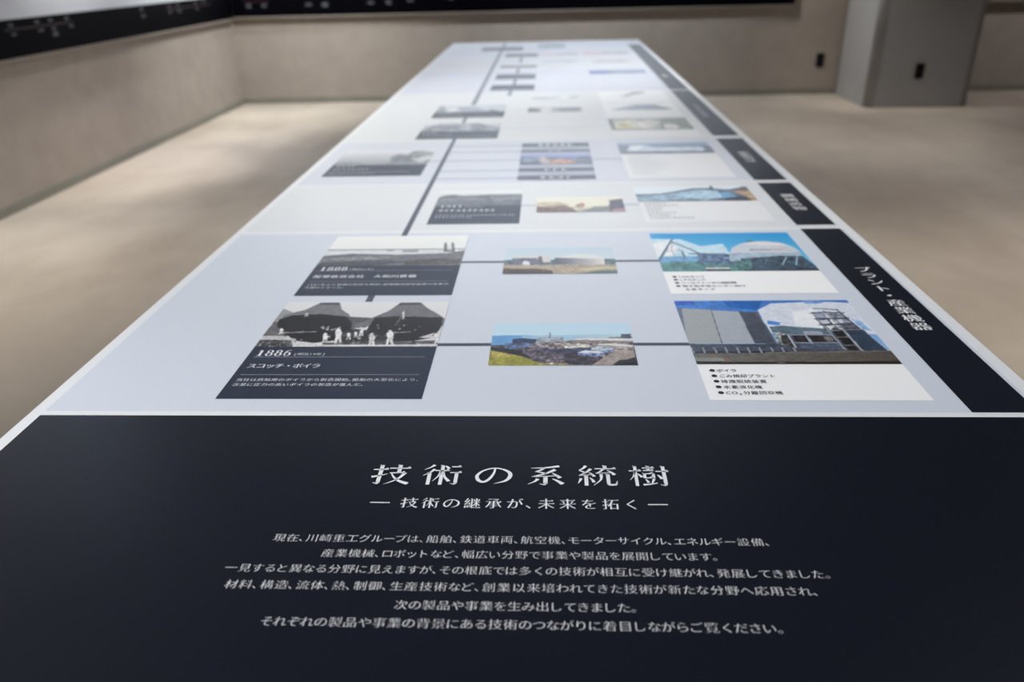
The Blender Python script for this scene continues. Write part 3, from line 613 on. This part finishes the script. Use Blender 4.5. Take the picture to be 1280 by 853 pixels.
# ------------------------------------------------------------------ the room
bm = bmesh.new()
box_bm(bm, -3.0, 6.0, -3.0, 7.7, -0.1, 0.0)
structure(bm_obj('floor', bm, M_FLOOR))
structure(box('ceiling', -3.0, 6.0, -3.0, 7.7, 3.0, 3.1, M_CEIL))
structure(box('wall_left', -3.0, -2.9, -3.0, 7.7, 0.0, 3.0, M_WALL))
structure(box('wall_back', -2.9, 5.9, 7.6, 7.7, 0.0, 3.0, M_WALL))
structure(box('wall_right', 5.9, 6.0, -3.0, 7.7, 0.0, 3.0, M_WALL))
structure(box('wall_front', -2.9, 5.9, -3.0, -2.9, 0.0, 3.0, M_WALL))
structure(box('baseboard_left', -2.9, -2.888, -2.9, 7.6, 0.0, 0.05, M_BASE, None, 0.003))
structure(box('baseboard_back', -2.888, 2.655, 7.588, 7.6, 0.0, 0.05, M_BASE, None, 0.003))
structure(box('baseboard_right', 3.497, 5.9, 7.588, 7.6, 0.0, 0.05, M_BASE, None, 0.003))

# square pillar with rounded upright edges standing against the far wall
def rounded_prism(x0, x1, y0, y1, z0, z1, r, n=8):
    pts = []
    for cx, cy, a0 in ((x1 - r, y1 - r, 0), (x0 + r, y1 - r, 90), (x0 + r, y0 + r, 180), (x1 - r, y0 + r, 270)):
        for i in range(n + 1):
            a = math.radians(a0 + 90 * i / n)
            pts.append((cx + r * math.cos(a), cy + r * math.sin(a)))
    k = len(pts)
    V = [(x, y, z0) for x, y in pts] + [(x, y, z1) for x, y in pts]
    F = [tuple(range(k))[::-1], tuple(range(k, 2 * k))] + [(i, (i + 1) % k, k + (i + 1) % k, k + i) for i in range(k)]
    return V, F
V, F = rounded_prism(2.655, 3.497, 6.80, 7.598, 0.0, 3.0, 0.07)
pil = link('pillar', mesh_of('pillar', V, F), M_PILLAR)
for p in pil.data.polygons:
    p.use_smooth = len(p.vertices) == 4 and p.area < 0.3
structure(pil)

# ------------------------------------------------------------------ the long display table
X0, X1, Y0, Y1 = -0.55, 0.55, 0.16, 4.945
table = thing('display_table', 'long white display table with a printed technology timeline on its top', 'table', (0, 0, 0))
box('tabletop', X0, X1, Y0, Y1, TOP - 0.04, TOP, M_WHITE, table, 0.0015)
box('base_cabinet', X0 + 0.06, X1 - 0.06, Y0 + 0.06, Y1 - 0.06, 0.06, TOP - 0.04, M_WHITE, table, 0.002)
box('plinth', X0 + 0.1, X1 - 0.1, Y0 + 0.1, Y1 - 0.1, 0.0, 0.06, M_BASE, table)

# navy title panel
tp = sheet('title_panel', -534, 533, 176, 702, Z_BAND, M_NAVY, table)
MIN_T = (0.018, -0.016, 0.0, 1.0)
MIN_S = (0.008, -0.017, 0.0, 0.9)
MIN_B = (-0.008, -0.019, 0.0, 0.7)
lettering('title_lettering', [('技術の系統樹', -152.5, 138, 582.9, 34.5, 1.07)], M_INKW, tp, MIN_T)
lettering('subtitle_lettering', [('技術の継承が、未来を拓く', -113.5, 103, 547.8, 15.6, 1.0)], M_INKW, tp, MIN_S)
for a, b in ((-139.5, -121.5), (107.5, 125)):
    sheet('dash', a, b, 553.2, 554.4, Z_INK, M_INKW, tp)
for body, x0, x1, y in (
    ('現在、川崎重工グループは、船舶、鉄道車両、航空機、モーターサイクル、エネルギー設備、', -212, 202, 501.8),
    ('産業機械、ロボットなど、幅広い分野で事業や製品を展開しています。', -166, 156.5, 483.6),
    ('一見すると異なる分野に見えますが、その根底では多くの技術が相互に受け継がれ、発展してきました。', -240, 239, 465.3),
    ('材料、構造、流体、熱、制御、生産技術など、創業以来培われてきた技術が新たな分野へ応用され、', -233, 224, 447.0),
    ('次の製品や事業を生み出してきました。', -96, 86.5, 427.8),
    ('それぞれの製品や事業の背景にある技術のつながりに着目しながらご覧ください。', -192, 188.5, 410.0)):
    lettering('text_line', [(body, x0, x1, y, 10.4, 1.04)], M_INKW, tp, MIN_B, 0.9)

# pale bands of the timeline and the dividers between them
for y0, y1, m in ((711, 1322, M_BAND_GREY), (1338, 1652, M_BAND_WHITE), (1662, 2110, M_BAND_LAV), (2120, 2946, M_BAND_WHITE),
                  (2956, 3600, M_BAND_LAV), (3612, 4190, M_BAND_WHITE), (4202, 4925, M_BAND_GREY)):
    sheet('timeline_band', -534, 533, y0, y1, Z_BAND, m, table)

# navy category strips down the right edge, with their upright lettering
def strip(y0, y1, text=None, ytop=None, pitch=None, size=None, xc=493):
    s = sheet('category_strip', 460, 528, y0, y1, Z_CARD, M_STRIP, table)
    if text:
        for i, c in enumerate(text):
            lettering('character', [(c, xc - size / 2, xc + size / 2, ytop - i * pitch - size * 0.84, size * 0.89, 1.1)], M_INKW, s, (0.014, -0.008, 0.0))
    return s
strip(711, 1326, 'プラント・産業機器', 1138.5, 25.5, 26.5, 496)
strip(1348, 1638, '鋼構造物', 1550, 29.3, 27, 494)
strip(1662, 2090, '船舶海洋', 1934, 28.7, 27, 493)
strip(2130, 2936, 'モーターサイクル', 2625, 28, 27, 493)
strip(2956, 4640, '航空機', 3372, 28, 27, 493)

# slate connecting lines
def line(x0, x1, y0, y1, m=None):
    return sheet('connecting_line', x0, x1, y0, y1, Z_LINE, m or M_LINE, table)
line(-242, -232, 1009, 1036)
line(-241, -231, 1306, 2138)
line(-242, -230, 2360, 2460, M_LINE_VEIL)
line(-242, -226, 2688, 4450, M_LINE_VEIL)
line(-242, -226, 4608, 4860, M_LINE_VEIL)
line(-128, -114, 2880, 3010, M_LINE_VEIL)
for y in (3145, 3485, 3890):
    line(-122, -108, y, y + 210 if y > 3800 else y + 170, M_LINE_VEIL)
for a, b in ((-120, -51), (125, 196)):
    line(a, b, 868.5, 876.5)
    line(a, b, 1167, 1175)
line(-34, -2, 1484, 1492, M_LINE2)
line(166, 198, 1484, 1492, M_LINE2)
for y in (1704, 1775, 1877, 1970, 2042):
    line(-231, -48, y - 6, y + 6, M_LINE2)
line(-272, -241, 1870, 1884, M_LINE2)
line(123, 198, 1870, 1884, M_LINE2)
line(-120, -46, 2575, 2592, M_BAND_LAV)
line(-120, 198, 2270, 2284, M_BAND_LAV)
for y in (3070, 3400, 3720, 4200):
    line(-34, 200, y - 8, y + 8, M_BAND_LAV)

# slate cards with an old photograph over year, name and text
def era_card(x0, x1, y0, y1, pic=None, py=None, res=60):
    c = sheet('era_card', x0, x1, y0, y1, Z_CARD, M_CARD, table)
    if pic:
        photograph(pic, x0, x1, py, y1, c, res)
    return c
def serif_year(card, text, x0, y, size, sx, pitch):
    L = [(ch, x0 + i * pitch, x0 + (i + 1) * pitch, y, size, sx) for i, ch in enumerate(text)]
    return lettering('year_lettering', L, M_INKW, card, (0.0, 0.0, 0.0, 1.0))

c = era_card(-353, -120, 737, 1010, 'boiler_history', 867, 190)
serif_year(c, '1886', -344.5, 842, 17.5, 0.92, 11.4)
lettering('date_lettering', [('[明治19年]', -296, -256, 843, 7.6, 1.0)], M_INKP, c, (0.01, -0.004, 0.0))
lettering('name_lettering', [('スコッチ・ボイラ', -343.5, -254, 810.3, 12.6, 0.98)], M_INKW, c, (0.016, -0.006, 0.0))
for y in (838, 792.5):
    sheet('rule', -344, -131, y - 0.6, y + 0.6, Z_INK, M_RULE, c)
lettering('text_lettering', [('当社は商船用のボイラから製造開始。船舶の大型化により、', -345, -129, 777.6, 7.6, 1.05),
                             ('次第に圧力の高いボイラの製造が進んだ。', -345, -191, 766.0, 7.6, 1.05)], M_INKW, c, (0.0, -0.008, 0.0))

c = era_card(-353, -120, 1034, 1306, 'bridge_history', 1157, 190)
serif_year(c, '1888', -343, 1136.5, 17.5, 0.92, 11.4)
lettering('date_lettering', [('[明治21年]', -295, -255, 1138, 7.6, 1.0)], M_INKP, c, (0.01, -0.004, 0.0))
lettering('name_lettering', [('阪堺鉄道会社\u3000大和川鉄橋', -344.5, -183, 1105, 13.0, 0.98)], M_INKW, c, (0.016, -0.004, 0.0))
for y in (1135, 1089):
    sheet('rule', -344, -131, y - 0.6, y + 0.6, Z_INK, M_LINE2 if y < 0 else M_RULE, c)
lettering('text_lettering', [('1887年より鉄橋の製造を開始。船舶構造技術製造の事業の', -345, -129, 1073.6, 7.6, 1.05),
                             ('先駆けとなった。', -345, -285, 1062, 7.6, 1.05)], M_INKW, c, (0.0, -0.008, 0.0))

c = era_card(-205, -34, 1372, 1600, 'hangar_history', 1490, 80)
serif_year(c, '1911', -195, 1479, 18, 0.9, 11.6)
lettering('date_lettering', [('[明治44年]', -146, -108, 1480, 7.6, 1.0)], M_INKP, c, (0.01, -0.004, 0.0))
blocks('name_lettering', [(-194, -82, 1451, 1465, 11.2)], M_INKW, c, 3)
blocks('text_lettering', [(-196, -43, 1422, 1430, 7.4), (-196, -124, 1409, 1417, 7.4)], M_INKP, c, 4)

c = era_card(-500, -271, 1738, 2004, 'ship_history', 1845, 80)
blocks('year_lettering', [(-490, -440, 1830, 1843, 12)], M_INKP, c, 5)
blocks('name_lettering', [(-490, -400, 1798, 1810, 12)], M_INKP, c, 6)
blocks('text_lettering', [(-490, -300, 1772, 1779, 7.4), (-490, -380, 1758, 1765, 7.4)], M_INKP, c, 7)

c = era_card(-346, -120, 2138, 2362, 'yard_history', 2240, 70)
blocks('lettering', [(-336, -290, 2214, 2228, 12), (-336, -250, 2192, 2204, 12), (-336, -140, 2164, 2172, 7.4)], M_INKP, c, 8)
c = era_card(-346, -120, 2457, 2690, 'locomotive_history', 2560, 70)
blocks('lettering', [(-336, -290, 2534, 2548, 12), (-336, -250, 2512, 2524, 12), (-336, -140, 2484, 2492, 7.4)], M_INKP, c, 9)
for i, (y0, y1, yp) in enumerate(((3007, 3150, None), (3311, 3495, 3450), (3690, 3890, 3760), (4130, 4265, None))):
    c = era_card(-199, -34, y0, y1)
    if yp:
        sheet('photograph', -199, -34, yp, y1, Z_PHOTO, M_LISTGREY if i == 1 else M_BAND_WHITE, c)
    blocks('lettering', [(-190, -100, y0 + 30, y0 + 44, 12), (-190, -60, y0 + 14, y0 + 22, 7.4)], M_INKP, c, 10 + i)
c = era_card(-345, -120, 4448, 4620)
blocks('lettering', [(-336, -240, 4490, 4504, 12), (-336, -150, 4466, 4474, 7.4)], M_INKP, c, 20)

# photographs in the middle column
photograph('plant_aerial', -52, 126, 816, 935, table, 180, name='site_photograph')
photograph('gas_holder', -51, 126, 1116, 1236, table, 140, name='site_photograph')
photograph('dome_photo', -3, 167, 1440, 1546, table, 80, name='site_photograph')
photograph('works_photo', -46, 126, 2534, 2625, table, 50, name='site_photograph')
photograph('vehicle_cutout', -43, 127, 2785, 2885, table, 50, name='vehicle_picture')

# list of five steps with a coloured photograph in its middle
s = sheet('step_list', -49, 124, 1686, 2067, Z_CARD, M_LISTGREY, table)
for k, (y0, y1, n) in enumerate(((1686, 1724, 4), (1760, 1793, 3), (1957, 1986, 2), (2021, 2066, 5))):
    b = sheet('step_bar', -49, 124, y0, y1, Z_PHOTO, M_BAR, s)
    blocks('lettering', [(37 - n * 9.5, 37 + n * 9.5, y0 + 9, y1 - 9, 19)], M_INKW, s, 30 + k)
photograph('festival_photo', -49, 124, 1825, 1945, s, 70)

# product cards in the right column: photograph over a white list
def product_card(x0, x1, y0, y1, pic, py, res, paper=None):
    c = sheet('product_card', x0, x1, y0, y1, Z_CARD, paper or M_BOX, table)
    photograph(pic, x0, x1, py, y1, c, res)
    return c
def bullet(parent, x, y, r=3.2):
    n = 20
    V = [((x + r * math.cos(2 * math.pi * i / n)) / 1000, (y + r * math.sin(2 * math.pi * i / n)) / 1000, Z_INK) for i in range(n)]
    link('bullet', mesh_of('bullet', V, [tuple(range(n))]), M_INKD, parent)
c = product_card(195, 432, 735, 1008, 'boiler_plant', 818, 220)
SANS = (0.006, 0.0, 0.0)
for t, y, x1 in (('ボイラ', 802.5, 238), ('ごみ焼却プラント', 789.5, 279), ('排煙脱硫装置', 776.7, 266), ('水素液化機', 763.8, 258), ('CO₂分離回収機', 751, 277)):
    bullet(c, 209.8, y)
    lettering('list_line', [(t, 214.5, x1, y - 3.5, 8.4, 1.0)], M_INKD, c, SANS)
c = product_card(195, 431, 1034, 1306, 'gas_terminal', 1122, 200)
for t, y, x1 in (('LNGタンク', 1100, 254), ('LPGタンク', 1087.6, 254), ('シールドトンネル掘削機', 1075, 296), ('種子島宇宙センター向け', 1062.5, 307)):
    bullet(c, 209.5, y)
    lettering('list_line', [(t, 215, x1, y - 3.5, 8.4, 1.0)], M_INKD, c, SANS)
lettering('list_line', [('水素タンク', 217, 261, 1046.5, 8.4, 1.0)], M_INKD, c, SANS)
c = product_card(197, 430, 1371, 1618, 'bridge_site', 1505, 90, M_BOX2)
blocks('list_lettering', [(207, 250, 1490, 1496, 7), (207, 272, 1474, 1480, 7), (207, 240, 1458, 1464, 7), (207, 236, 1442, 1448, 7),
                          (207, 262, 1426, 1432, 7), (207, 246, 1410, 1416, 7), (207, 290, 1394, 1400, 7)], M_INKG, c, 40)
c = product_card(197, 428, 1688, 2052, 'ship_photo', 1926, 90, M_BOX2)
blocks('list_lettering', [(210, 210 + L, 1895 - k * 21, 1901 - k * 21, 7) for k, L in enumerate((60, 44, 72, 92, 100, 66, 80, 58, 50))], M_LISTGREY, c, 41)
c = sheet('product_card', 197, 431, 2131, 2943, Z_CARD, M_BOX2, table)
photograph('street_photo', 197, 427, 2222, 2399, c, 70)
photograph('train_cutout', 198, 428, 2420, 2640, c, 60, name='vehicle_picture')
photograph('jet_cutout', 198, 428, 2700, 2940, c, 60, name='vehicle_picture')

# the farthest pictures, small and soft at the end of the table
PICS['blue_photo'] = dict(bg=[[70, 96, 160], [190, 205, 215]], ops=[['p', [0, 0, 330, 0, 330, 700, 0, 700], [58, 84, 160], 0.2], ['p', [330, 0, 430, 0, 430, 700, 330, 700], [110, 124, 140], 0.2],
                          ['p', [430, 0, 1000, 0, 1000, 600, 430, 600], [120, 138, 168], 0.2]])
PICS['pale_green_photo'] = dict(bg=[[196, 199, 198], [222, 225, 228]], ops=[['p', [100, 150, 900, 150, 850, 700, 200, 600], [180, 184, 180], 0.2]])
PICS['pink_photo'] = dict(bg=[[200, 196, 205], [218, 218, 226]], ops=[['p', [50, 200, 350, 200, 380, 800, 80, 800], [214, 192, 198], 0.1], ['p', [420, 150, 980, 150, 980, 800, 420, 800], [184, 184, 190], 0.15]])
PICS['teal_photo'] = dict(bg=[[160, 176, 188], [180, 192, 202]], ops=[['p', [100, 300, 900, 300, 850, 700, 150, 600], [150, 168, 180], 0.2]])
PICS['cool_photo'] = dict(bg=[[206, 208, 222], [214, 217, 228]], ops=[['p', [100, 200, 900, 300, 850, 700, 150, 600], [190, 194, 210], 0.2]])
photograph('blue_photo', 193, 428, 3426, 3556, table, 40, name='site_photograph')
photograph('pale_green_photo', 222, 402, 3819, 3945, table, 30, name='site_photograph')
photograph('pink_photo', 190, 428, 4150, 4330, table, 30, name='site_photograph')
photograph('pink_photo', -20, 170, 4140, 4290, table, 30, name='site_photograph')
photograph('teal_photo', -40, 114, 4500, 4830, table, 30, name='site_photograph')
photograph('cool_photo', -5, 165, 3860, 3965, table, 30, name='site_photograph')

# ------------------------------------------------------------------ display boards on the walls
def marks(name, items, plane, pos, parent):
    """small caption marks on the dark band; items: (along, z, width, height)"""
    for a, z, wd, ht in items:
        V, F = [], []
        for (da, dz, ww, hh) in ((0, 0.42, 1.0, 0.16), (0, 0, 0.9, 0.16), (0, -0.42, 1.0, 0.16), (0.0, 0, 0.2, 1.0)):
            ca, cz = a + da * wd, z + dz * ht
            k = len(V)
            q = [(ca - ww * wd / 2, cz - hh * ht / 2), (ca + ww * wd / 2, cz - hh * ht / 2), (ca + ww * wd / 2, cz + hh * ht / 2), (ca - ww * wd / 2, cz + hh * ht / 2)]
            V += [(pos, s, t) if plane == 'x' else (s, pos, t) for s, t in q]
            F.append((k, k + 1, k + 2, k + 3))
        link(name, mesh_of(name, V, F), M_MARK, parent)
def redline(a0, a1, z, plane, pos, parent):
    q = [(a0, z - 0.004), (a1, z - 0.004), (a1, z + 0.004), (a0, z + 0.004)]
    link('red_rule', mesh_of('red_rule', [(pos, s, t) if plane == 'x' else (s, pos, t) for s, t in q], [(0, 1, 2, 3)]), M_RED, parent)

bl = thing('display_board', 'long display board with black lower band along the left wall', 'display board', (-2.9, 2.5, 0.76))
IL = Matrix.Translation((2.9, -2.5, -0.76))
box('dark_band', -2.899, -2.86, -2.0, 7.55, 0.765, 0.955, M_BAND, bl, 0.001)
box('graphic_panel', -2.899, -2.862, -2.0, 7.55, 0.956, 2.7, M_BOARDL, bl, 0.001)
box('bottom_rail', -2.899, -2.862, -2.0, 7.55, 0.748, 0.7645, M_RAIL, bl, 0.002)
marks('caption_mark', [(4.36, 0.928, 0.045, 0.016), (4.37, 0.882, 0.05, 0.012), (4.60, 0.93, 0.05, 0.016), (4.62, 0.884, 0.06, 0.012),
                       (4.73, 0.931, 0.045, 0.016), (4.745, 0.885, 0.05, 0.012), (4.75, 0.855, 0.06, 0.022), (4.90, 0.931, 0.045, 0.016), (4.93, 0.885, 0.05, 0.012)], 'x', -2.8595, bl)
marks('caption_mark', [(5.85, 0.930, 0.05, 0.018), (5.86, 0.885, 0.06, 0.018), (6.30, 0.932, 0.06, 0.016), (6.30, 0.885, 0.06, 0.012),
                       (6.45, 0.932, 0.05, 0.016), (6.46, 0.885, 0.06, 0.016), (6.78, 0.932, 0.06, 0.016), (6.8, 0.885, 0.06, 0.014), (6.95, 0.932, 0.05, 0.016)], 'x', -2.8595, bl)
redline(4.3, 4.95, 0.906, 'x', -2.8594, bl)
redline(6.25, 7.1, 0.906, 'x', -2.8594, bl)
for o in list(bl.children):
    o.data.transform(IL)
bb = thing('display_board', 'display board with black lower band along the far wall behind the table', 'display board', (-0.3, 7.6, 0.77))
IB = Matrix.Translation((0.3, -7.6, -0.77))
parts = [box('dark_band', -2.86, 2.19, 7.56, 7.599, 0.772, 0.955, M_BAND, bb, 0.001),
         box('graphic_panel', -2.86, 2.19, 7.562, 7.599, 0.956, 2.7, M_BOARD, bb, 0.001),
         box('bottom_rail', -2.85, 2.19, 7.556, 7.599, 0.760, 0.7715, M_RAIL, bb, 0.002)]
marks('caption_mark', [(-2.70, 0.865, 0.05, 0.03), (-2.56, 0.865, 0.05, 0.025), (-2.15, 0.865, 0.06, 0.02), (-2.00, 0.86, 0.06, 0.03),
                       (-1.58, 0.868, 0.06, 0.02), (-1.42, 0.868, 0.05, 0.03), (-1.22, 0.88, 0.06, 0.02), (-0.85, 0.885, 0.06, 0.014)], 'y', 7.5595, bb)
redline(-2.75, -2.5, 0.90, 'y', 7.5594, bb)
for o in list(bb.children):
    o.data.transform(IB)
bt = thing('mounted_panel', 'taupe panel mounted on the far wall to the right of the grey pillar', 'panel', (4.7, 7.6, 0.755))
o = box('panel', 3.7, 5.6, 7.54, 7.599, 0.772, 2.7, M_TAN, bt, 0.002)
o.data.transform(Matrix.Translation((-4.7, -7.6, -0.755)))
o = box('bottom_rail', 3.7, 5.6, 7.535, 7.599, 0.755, 0.771, M_RAIL, bt, 0.002)
o.data.transform(Matrix.Translation((-4.7, -7.6, -0.755)))

# ------------------------------------------------------------------ wall outlets
def outlet(label, x, y, z):
    t = thing('wall_outlet', label, 'outlet', (x, y, z), 'black wall outlets')
    box('cover_plate', -0.036, 0.036, -0.007, 0.0, -0.06, 0.06, M_BLACK, t, 0.003)
    for dz in (-0.024, 0.024):
        f = box('socket', -0.018, 0.018, -0.0095, -0.0071, dz - 0.016, dz + 0.016, M_BLACK2, t, 0.001)
        for sx in (-0.006, 0.006):
            box('slot', sx - 0.0012, sx + 0.0012, -0.0102, -0.0094, dz - 0.006, dz + 0.006, M_BLACK, f)
    return t
outlet('black wall outlet on the beige wall just left of the pillar', 2.492, 7.6, 0.297)
outlet('black wall outlet on the front face of the grey pillar', 3.045, 6.80, 0.290)

bpy.data.objects.remove(_to)
